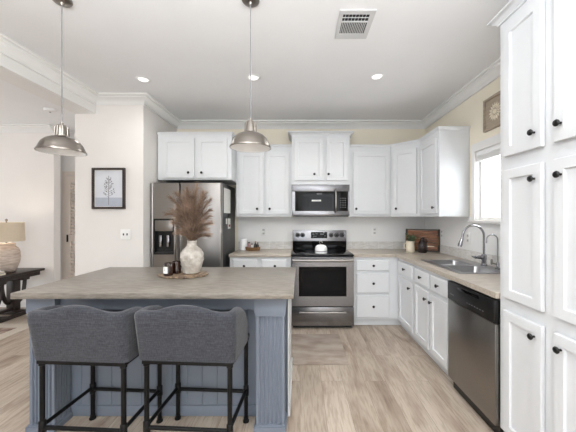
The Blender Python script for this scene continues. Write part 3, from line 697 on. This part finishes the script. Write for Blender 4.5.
tips = [(-.205, .0, .27, .22), (-.165, -.02, .40, .12), (-.13, .05, .33, .1), (-.10, -.05, .43, .06), (-.06, .03, .45, .04), (-.03, -.02, .475, .03), (.02, .03, .47, .02), (.05, -.03, .50, .02), (.085, .02, .45, .04), (.11, -.02, .43, .05), (.135, .04, .38, .08), (.155, -.03, .30, .12), (.12, .06, .25, .1), (.15, 0, .20, .12),
        (-.11, .0, .23, .1), (-.07, -.09, .30, .08), (.0, -.09, .38, .05), (.06, -.10, .32, .06), (-.02, .10, .36, .05), (.07, .10, .40, .05), (-.12, -.07, .20, .1), (.10, -.08, .22, .08), (.0, .0, .40, .02), (.04, -.05, .24, .05), (-.04, -.06, .22, .05), (.13, -.04, .15, .1), (-.09, .06, .42, .06),
        (-.12, .03, .13, .08), (.12, .03, .10, .08), (-.08, -.06, .12, .06), (.07, -.07, .11, .06), (.02, -.08, .15, .05), (-.15, .0, .30, .1), (.03, .05, .30, .03), (-.03, -.05, .33, .03)]
for x, y, z, sag in tips:
    f_, s_ = MB(), MB()
    plume(f_, s_, (x, y, z-.02), sag*.5, 260, .10)
    o = f_.build('plume', 'plume', pg, 0); s_.build('stem', 'stalk', o, 60)
def candle(label, x, y, with_label):
    c = thing('candle_jar', label, 'candle', (x, y, VZ))
    MB().lathe([(.032, 0), (.0355, .004), (.0355, .088), (.032, .094), (.028, .094), (.0275, .08), (.001, .079)], seg=28).build('jar', 'amber', c, 40)
    MB().lathe([(.0265, .0795), (.0265, .083), (.001, .0832)], seg=24).build('wax', 'wax_glow', c, 40)
    MB().tube([(0, 0, .0832), (.001, 0, .093)], .0014, 6).build('wick', 'slot', c)
    if with_label:
        L = [[(.0362*math.cos(a), .0362*math.sin(a), z) for a in [PI*1.16+PI*.42*k/10 for k in range(11)]] for z in (.018, .068)]
        b = MB().loops(L, close=False); o = b.build('label', 'label', c, 40)
        b = MB()
        for z, n in ((.052, 5), (.040, 7)):
            b.loops([[(.0364*math.cos(a), .0364*math.sin(a), zz) for a in [PI*1.30+PI*.02*n*k/6 for k in range(7)]] for zz in (z, z+.003)], close=False)
        b.build('label_print', 'mark', o, 40)
    return c
candle('dark amber candle jar with a white label on the tray', -1.010, 2.225, True)
candle('dark amber candle jar tucked behind the labelled one, nearest the vase', -0.984, 2.310, False)

# ------------------------------------------------------------------ small things on the worktops
WT = 0.9145
k = thing('domed_dish', 'white domed dish with a looped wire handle on the black cooktop', 'dish', (0.268, 3.70, 0.919))
MB().lathe([(.074, 0), (.078, .004), (.078, .024)], seg=32).build('base', 'white', k, 40)
MB().lathe([(.079, .0245), (.079, .034)], seg=32).build('band', 'mark', k, 40)
MB().lathe([(.078, .0345), (.077, .06), (.07, .082), (.055, .098), (.03, .106), (.004, .108)], seg=32).build('dome', 'white', k, 50)
MB().tube([(-.004, 0, .108), (-.004, 0, .12)]+[(.018*math.cos(a)-.002, 0, .137+.018*math.sin(a)) for a in [-PI*.55-2*PI*.8*j/12 for j in range(13)]], .0035, 8).build('loop_handle', 'nickel', k, 60)
k = thing('canister', 'white lidded canister on the worktop next to the refrigerator', 'canister', (-0.795, 4.09, WT))
MB().lathe([(.046, 0), (.05, .004), (.05, .135), (.048, .138)], seg=32).build('jar', 'white', k, 40)
MB().lathe([(.051, .1385), (.051, .15), (.046, .156), (.004, .158)], seg=32).build('lid', 'white', k, 40)
kb = thing('wicker_basket', 'low oval wicker basket of bottles on the worktop behind the island', 'basket', (-0.655, 4.03, WT))
b = MB()
ov = lambda a, b_, z: [(a*math.cos(2*PI*i/32), b_*math.sin(2*PI*i/32), z) for i in range(32)]
b.loops([ov(.09, .055, 0), ov(.098, .062, .012), ov(.105, .07, .045), ov(.108, .073, .05), ov(.10, .065, .05), ov(.092, .058, .012)]); b.build('weave', 'basket', kb, 40)
for i, (x, y, r, h, m_, lab) in enumerate(((-.055, .01, .022, .105, 'pink', 'dusty pink bottle in the wicker basket beside the canister'), (-.01, -.01, .02, .085, 'label', 'pale squat bottle in the middle of the wicker basket'), (.035, .012, .021, .115, 'black', 'tall black bottle in the wicker basket'), (.07, -.005, .017, .10, 'jug', 'brown bottle at the range end of the wicker basket'))):
    o = thing('bottle', lab, 'bottle', (-0.655+x, 4.03+y, WT+.0125), 0)
    MB().lathe([(r*.9, 0), (r, .004), (r, h*.62), (r*.45, h*.76), (r*.42, h*.84)], seg=18).build('body', m_, o, 40)
    MB().lathe([(r*.5, h*.842), (r*.5, h)], seg=16).build('cap', 'black' if m_ != 'black' else 'pink', o, 40)
# corner group: serving board, plant, jug
sb = thing('serving_board', 'dark-framed walnut serving board leaning upright in the corner of the worktop', 'board', (1.635, 3.885, WT), math.radians(-31))
BT = Matrix.Rotation(math.radians(-6), 4, 'X')
def tilt(mb): mb.bm.transform(BT); return mb
for i in range(5):
    z0 = .022+i*.053
    tilt(MB().box(-.19, .19, .002, .018, z0, z0+.0515, .002)).build('plank', 'walnut', sb)
tilt(MB().box(-.215, -.191, -.004, .022, .012, .305, .003)).build('frame_end', 'dark_wood', sb); tilt(MB().box(.191, .215, -.004, .022, .012, .305, .003)).build('frame_end', 'dark_wood', sb)
tilt(MB().box(-.1905, .1905, -.002, .020, .2885, .303, .002)).build('frame_rail', 'dark_wood', sb); tilt(MB().box(-.1905, .1905, -.002, .020, .0085, .0215, .002)).build('frame_rail', 'dark_wood', sb)
for sx in (-1, 1):
    tilt(MB().tube([(sx*.203, -.004, .10), (sx*.203, -.02, .115), (sx*.203, -.02, .20), (sx*.203, -.004, .215)], .005, 8)).build('rope_handle', 'basket', sb, 60)
tilt(MB().box(.02, .15, -.004, .0015, .07, .082, .002)).build('pale_strip', 'cream', sb)  # narrow pale strip across the front of the planks
k = thing('pitcher', 'small cream pitcher holding green leaves beside the serving board', 'pitcher', (1.462, 3.845, WT))
MB().lathe([(.048, 0), (.054, .006), (.056, .06), (.052, .11), (.054, .145), (.056, .15), (.051, .15), (.047, .11), (.05, .02)], seg=28, cap1=False).build('body', 'cream', k, 45)
MB().tube([(-.052, 0, .12), (-.078, 0, .112), (-.085, 0, .085), (-.075, 0, .055), (-.054, 0, .045)], .006, 8).build('handle', 'cream', k, 60)
g = thing('leafy_sprig', 'bunch of dark green leaves standing in the cream pitcher', 'plant', (1.462, 3.845, WT+.02))
rl = random.Random(5); s_ = MB()
lv = []
for i in range(13):
    a = rl.uniform(0, 2*PI); R = rl.uniform(.03, .085); tip = Vector((R*math.cos(a)+.012, min(R*math.sin(a), .03)-.01, rl.uniform(.15, .225)))
    s_.tube([(0, 0, 0), (tip.x*.3, tip.y*.3, tip.z*.6), tip], .0018, 5)
    for j in range(6):
        f = .55+.45*j/5; p = Vector((tip.x*f*f, tip.y*f*f, tip.z*f)); d = Vector((rl.gauss(0, 1), rl.gauss(0, 1)*.6-.1, rl.gauss(.2, .5))).normalized(); lv.append((p, d))
s_.build('stems', 'leaf', g, 60)
b = MB()
for p, d in lv:
    l = rl.uniform(.03, .05); sd = d.cross(Vector((rl.gauss(0, 1), rl.gauss(0, 1), 1))).normalized()*l*.33; up = d.cross(sd).normalized()*.004
    vv = [b.bm.verts.new(q) for q in (p, p+d*l*.45+sd, p+d*l, p+d*l*.45-sd, p+d*l*.5-up)]
    for i0, i1 in ((0, 1), (1, 2), (2, 3), (3, 0)): b.bm.faces.new((vv[i0], vv[i1], vv[4]))
b.build('leaves', 'leaf', g, 60)
k = thing('dark_jug', 'dark brown glazed jug in front of the serving board', 'jug', (1.590, 3.765, WT))
MB().lathe([(.040, 0), (.052, .006), (.06, .05), (.058, .10), (.045, .14), (.026, .165), (.022, .19), (.026, .2), (.02, .2), (.017, .18)], seg=28).build('body', 'jug', k, 45)
MB().tube([(.022, 0, .18), (.05, 0, .175), (.06, 0, .145), (.05, 0, .12)], .005, 8).build('handle', 'jug', k, 60)

# ------------------------------------------------------------------ plates, picture, plaque
def outlet(label, loc, rz, wd=.078, ht=.118, toggles=0, group=None):
    o = thing('wall_outlet' if not toggles else 'light_switch', label, 'outlet' if not toggles else 'switch', loc, rz)
    MB().box(-wd/2, wd/2, -.007, -.001, -ht/2, ht/2, .002).build('plate', 'plate', o)
    if toggles:
        for i in range(toggles):
            x = (i-(toggles-1)/2)*.042
            MB().box(x-.006, x+.006, -.014, -.0072, -.012, .012, .001).build('toggle', 'slot', o)
    else:
        for z in (-.026, .026):
            s = MB().box(-.017, .017, -.0085, -.0072, z-.015, z+.015, .0005).build('socket', 'vent', o)
            MB().box(-.008, -.005, -.0092, -.0086, z-.006, z+.006).box(.005, .008, -.0092, -.0086, z-.006, z+.006).build('slots', 'slot', s, 0)
    return o
outlet('white double switch plate below the framed tree print', (-2.012, SY-.001, 1.18), 0, .115, .118, 2)
outlet('white wall outlet behind the wicker basket near the range', (-0.535, WY-.005, 1.165), 0)
outlet('white wall outlet between the range and the serving board', (1.092, WY-.005, 1.17), 0, .086)
outlet('white outlet on the window wall next to the serving board', (WX-.005, 3.74, 1.165), -PI/2)
outlet('white outlet on the window wall behind the tall faucet', (WX-.005, 3.16, 1.15), -PI/2)

pc = thing('framed_print', 'framed pale print of a slender tree on the partition wall', 'picture', (-2.20, SY-.001, 1.472)); PW, PH = .376, .472
b = MB(); fwd = .024
for a in ((-PW/2, PW/2, 0, fwd), (-PW/2, PW/2, PH-fwd, PH), (-PW/2, -PW/2+fwd, fwd, PH-fwd), (PW/2-fwd, PW/2, fwd, PH-fwd)): b.box(a[0], a[1], -.028, -.001, a[2], a[3])
b.build('frame', 'frame', pc, 0)
MB().box(-PW/2+fwd, PW/2-fwd, -.012, -.002, fwd, PH-fwd).build('mount', 'label', pc, 0)
iw = .032
pr_ = MB().box(-PW/2+iw, PW/2-iw, -.0135, -.0125, iw+.10, PH-iw).build('print', 'print_sky', pc, 0)
MB().box(-PW/2+iw, PW/2-iw, -.0135, -.0125, iw, iw+.0995).build('print_lower_band', 'print_low', pc, 0)
b = MB(); rt = random.Random(9); zt0 = iw+.035
b.box(-.0025, .0025, -.0148, -.0138, zt0-.02, zt0+.315)
for i in range(18):
    f0 = i/18; z = zt0+.07+.21*f0; s = 1 if i % 2 else -1; l = rt.uniform(.06, .095)*(1-.5*f0); a = rt.uniform(.45, .95)
    p, q = Vector((0, -.0143, z)), Vector((s*l*math.cos(a), -.0143, z+l*math.sin(a)))
    b.tube([p, (p+q)/2+Vector((0, 0, -.006)), q], .0012, 4)
    for j in range(4):
        f = rt.uniform(.35, 1); c = p.lerp(q, f)+Vector((0, 0, rt.uniform(-.006, .008))); r = rt.uniform(.002, .005); b.box(c.x-r, c.x+r, -.0146, -.014, c.z-r, c.z+r)
b.build('tree_drawing', 'ink', pr_, 0)

pq = thing('carved_plaque', 'square driftwood plaque with a carved sunburst flower above the window', 'wall decor', (WX-.001, 2.715, 2.215), -PI/2); PS = .31
b = MB()
for a in ((-PS/2, PS/2, 0, .022), (-PS/2, PS/2, PS-.022, PS), (-PS/2, -PS/2+.022, .022, PS-.022), (PS/2-.022, PS/2, .022, PS-.022)): b.box(a[0], a[1], -.028, -.001, a[2], a[3])
b.build('frame', 'plaque', pq, 0)
MB().box(-PS/2+.022, PS/2-.022, -.014, -.002, .022, PS-.022).build('board', 'plaque', pq, 0)
b = MB()
for k_ in range(16):
    a = 2*PI*k_/16; d = Vector((math.cos(a), 0, math.sin(a))); n_ = Vector((-math.sin(a), 0, math.cos(a))); c = Vector((0, -.0145, PS/2))
    vv = [b.bm.verts.new(q) for q in (c+d*.024, c+d*.062+n_*.011, c+d*.088, c+d*.062-n_*.011, c+d*.060+Vector((0, -.007, 0)))]
    for i0, i1 in ((0, 1), (1, 2), (2, 3), (3, 0)): b.bm.faces.new((vv[i0], vv[i1], vv[4]))
    b.bm.faces.new(vv[:4])
b.lathe([(.024, 0), (.022, .006), (.01, .01)], (0, -.0145, PS/2), 16, 'Y')
b.build('carved_flower', 'cream', pq, 0)

# ------------------------------------------------------------------ ceiling: vent, downlights, detector, pendants
v = thing('ceiling_vent', 'white louvred air vent on the kitchen ceiling', 'vent', (.392, 2.105, H-.001))
vx, vy = .123, .155; b = MB()
for a in ((-vx, vx, -vy, -vy+.038), (-vx, vx, vy-.06, vy), (-vx, -vx+.028, -vy+.038, vy-.06), (vx-.034, vx, -vy+.038, vy-.06), (-vx+.028, vx-.034, -.045, -.033)): b.box(a[0], a[1], a[2], a[3], -.009, 0)
b.build('frame', 'vent', v, 0)
MB().box(-vx+.028, vx-.034, -vy+.038, vy-.06, -.003, -.0005).build('duct_opening', 'vent_dark', v, 0)
b = MB()
for i in range(14):
    x = -vx+.034+i*(2*vx-.07)/14
    b.loops([[(x, y, -.003), (x+.004, y, -.0085), (x+.0055, y, -.0085), (x+.0015, y, -.003)] for y in (-.032, vy-.061)])
for i in range(7):
    x = -vx+.045+i*(2*vx-.08)/7; b.box(x, x+.002, -vy+.039, -.046, -.0085, -.0035)
b.box(-vx+.029, vx-.035, -.083, -.081, -.0085, -.0035)
b.build('louvres', 'vent', v, 0)

cans = [(-1.59, 2.94, 'round recessed downlight on the kitchen ceiling nearest the partition wall'),
        (-0.467, 2.90, 'round recessed downlight just behind the cord of the pendant nearer the range'),
        (0.765, 2.88, 'round recessed downlight on the ceiling nearest the corner cabinets')]
can0 = None
def can_lamp(x, y, wt=CAN_WATTS):
    return area('downlight_and_fill_lamp', (x, y, H-.012), (0, 0, 0), .13, .13, wt, CAN_COL, 'DISK', math.radians(140))
for x, y, lab in cans:
    if can0 is None:
        c = thing('recessed_downlight', lab, 'ceiling light', (x, y, H-.001), 0, 'recessed kitchen downlights'); can0 = c
        MB().lathe([(.046, -.0005), (.070, -.0005), (.072, -.004), (.066, -.008), (.050, -.008), (.046, -.004)], seg=36, cap0=False, cap1=False).build('trim_ring', 'white', c, 40)
        MB().lathe([(.0455, -.001), (.0455, -.004), (.03, -.006), (.001, -.0065)], seg=32).build('lens', 'lens', c, 40)
    else:
        c = copy_tree(can0); c.location = (x, y, H-.001); tag(c, lab, 'ceiling light', 'recessed kitchen downlights')
    can_lamp(x, y, CAN_WATTS*(.5 if x < -1 else 1))
for x, y in ((-1.57, .7), (-.46, .7), (.755, .7)): can_lamp(x, y)  # extra lamps out of view, without fixtures, added for more light
sd = thing('smoke_detector', 'white round smoke detector on the living-room ceiling', 'smoke detector', (-3.24, 3.76, H-.001))
MB().lathe([(.068, 0), (.07, -.012), (.062, -.03), (.04, -.036), (.002, -.037)], seg=32).build('cover', 'white', sd, 40)
MB().lathe([(.012, -.037), (.01, -.041), (.001, -.042)], seg=12).build('test_button', 'mark', sd, 40)

PZ = 1.795
p = thing('pendant_lamp', 'brushed nickel dome pendant nearer the living room, hanging over the island', 'pendant lamp', (-1.527, 1.86, PZ), 0, 'nickel pendants over the island')
dome = [(.128, 0), (.132, .001), (.132, .006), (.124, .018), (.118, .034), (.107, .058), (.086, .080), (.060, .094), (.036, .100)]
inner = [(.034, .096), (.060, .090), (.083, .076), (.103, .055), (.114, .033), (.121, .016), (.127, .001)]
MB().lathe(dome, seg=48, cap0=False, cap1=False).build('shade', 'nickel', p, 40)
MB().lathe(inner, seg=48, cap0=False, cap1=False).build('shade_lining', 'white', p, 40)
b = MB().lathe([(.037, .1005), (.034, .112), (.030, .165), (.026, .172), (.010, .176), (.008, .19)], seg=32)
for k_ in range(8):
    a = 2*PI*k_/8; b.tube([(.038*math.cos(a), .038*math.sin(a), .102), (.034*math.cos(a), .034*math.sin(a), .165)], .0035, 6)
b.build('neck', 'nickel', p, 40)
MB().lathe([(.014, .095), (.014, .08), (.024, .066), (.026, .055), (.018, .04), (.002, .036)], seg=24).build('bulb', 'bulb', p, 40)
MB().tube([(0, 0, .19), (.0, 0, H-PZ-.03)], .0028, 8).build('cord', 'mark', p, 60)
MB().lathe([(.056, H-PZ-.001), (.056, H-PZ-.012), (.047, H-PZ-.022), (.014, H-PZ-.028), (.008, H-PZ-.04)], seg=36).build('canopy', 'nickel', p, 40)
p2 = copy_tree(p); p2.location = (-0.317, 1.86, PZ+.026); tag(p2, 'brushed nickel dome pendant nearer the range, hanging over the island', 'pendant lamp', 'nickel pendants over the island')
for ch in [k_ for k_ in bpy.data.objects if k_.parent == p2 and k_.name.startswith(('canopy', 'cord'))]: ch.location.z -= .026

# ------------------------------------------------------------------ living-room corner
tb = thing('trestle_table', 'dark-stained trestle side table holding the lamp in the living room', 'table', (-4.09, 3.975, 0))
MB().box(-.28, .28, -.36, .36, .585, .62, .006).build('table_top', 'dark_wood', tb)
b = MB().box(-.25, .25, -.31, .31, .53, .584); b.build('apron', 'dark_wood', tb, 0)
for sy in (-1, 1):
    yc = sy*.165; b = MB()
    b.box(-.20, .20, yc-.05, yc+.05, .001, .06, .008).box(-.06, .06, yc-.045, yc+.045, .06, .53, .004).box(-.19, .19, yc-.05, yc+.05, .485, .53, .006)
    b.build('trestle', 'dark_wood', tb)
    for s in (-1, 1):
        pts = [(s*.02+0.12*s*0, yc+s*.05+s*.10*math.sin(t*PI/2), .16+.36*(1-math.cos(t*PI/2))) for t in [i/8 for i in range(9)]]
        MB().tube(pts, .024, 8).build('curved_brace', 'dark_wood', tb, 60)
MB().box(-.03, .03, -.22, .22, .06, .10, .006).build('floor_beam', 'dark_wood', tb)
MB().box(0.17, .205, -.21, .215, .001, .05, .006).build('base_rail', 'dark_wood', tb)
lp = thing('table_lamp', 'large clay table lamp with linen drum shade on the trestle table', 'lamp', (-4.05, 4.0, .621))
MB().lathe([(.075, 0), (.09, .008), (.115, .06), (.138, .13), (.147, .20), (.143, .27), (.125, .325), (.10, .35), (.09, .365), (.095, .385), (.098, .395), (.08, .398), (.02, .40)], seg=40).build('base', 'lamp_base', lp, 45)
MB().tube([(0, 0, .39), (0, 0, .70)], .008, 8).build('harp', 'nickel', lp)
sh = MB().lathe([(.185, .425), (.192, .425), (.186, .685), (.179, .685)], seg=48, cap0=False, cap1=False); sh.lathe([(.179, .685), (.185, .425)], seg=48, cap0=False, cap1=False); sh = sh.build('lamp_shade', 'shade', lp, 45)
b = MB()
for a in (0, 2*PI/3, 4*PI/3): b.tube([(0, 0, .672), (.1795*math.cos(a), .1795*math.sin(a), .672)], .003, 6)
b.build('spider', 'nickel', sh)
MB().lathe([(.008, .70), (.014, .71), (.014, .725), (.004, .735)], seg=14).build('finial', 'nickel', lp, 45)
MB().lathe([(.016, .41), (.016, .46), (.03, .50), (.032, .53), (.02, .56), (.002, .57)], (.05, 0, 0), 20).build('bulb', 'bulb', lp, 45)
bl_ = bpy.data.lights.new('table_lamp_bulb', 'POINT'); bl_.energy = 2; bl_.color = (1, .86, .68); bl_.shadow_soft_size = .05
lo = bpy.data.objects.new('table_lamp_bulb', bl_); COL.objects.link(lo); lo.location = (-4.05, 4.0, 1.22)
for i, (w_, d_, h_, m_, lab) in enumerate(((.14, .20, .03, 'book', 'grey cloth book at the bottom of the pile by the lamp'), (.13, .18, .025, 'label', 'white book on top of the pile by the lamp'))):
    z = .621+(.0305 if i else 0)
    o = thing('book', lab, 'book', (-3.92, 3.70, z), .1*i, 'books by the lamp')
    MB().box(-w_/2, w_/2, -d_/2, d_/2, 0, .003).box(-w_/2, w_/2, -d_/2, d_/2, h_-.003, h_).box(-w_/2, -w_/2+.003, -d_/2, d_/2, .003, h_-.003).build('cover', m_, o, 0)
    MB().box(-w_/2+.0035, w_/2-.004, -d_/2+.004, d_/2-.004, .0035, h_-.0035).build('pages', 'cream', o, 0)
rg_ = thing('area_rug', 'cream bordered rug with brown pattern on the living-room floor', 'rug', (-4.36, 2.55, .0005))
MB().box(-1.0, 1.0, -1.15, 1.18, 0, .009, .002).build('border', 'rug', rg_)
MB().box(-.86, .86, -1.01, 1.04, .0092, .0105).build('patterned_field', 'rug_dark', rg_, 0)
o = MB().box(-.30, .455, 2.70, 3.40, .0008, .009, .002).build('kitchen_mat', 'mat'); tag(o, 'flat taupe mat on the floor in front of the range', 'mat')
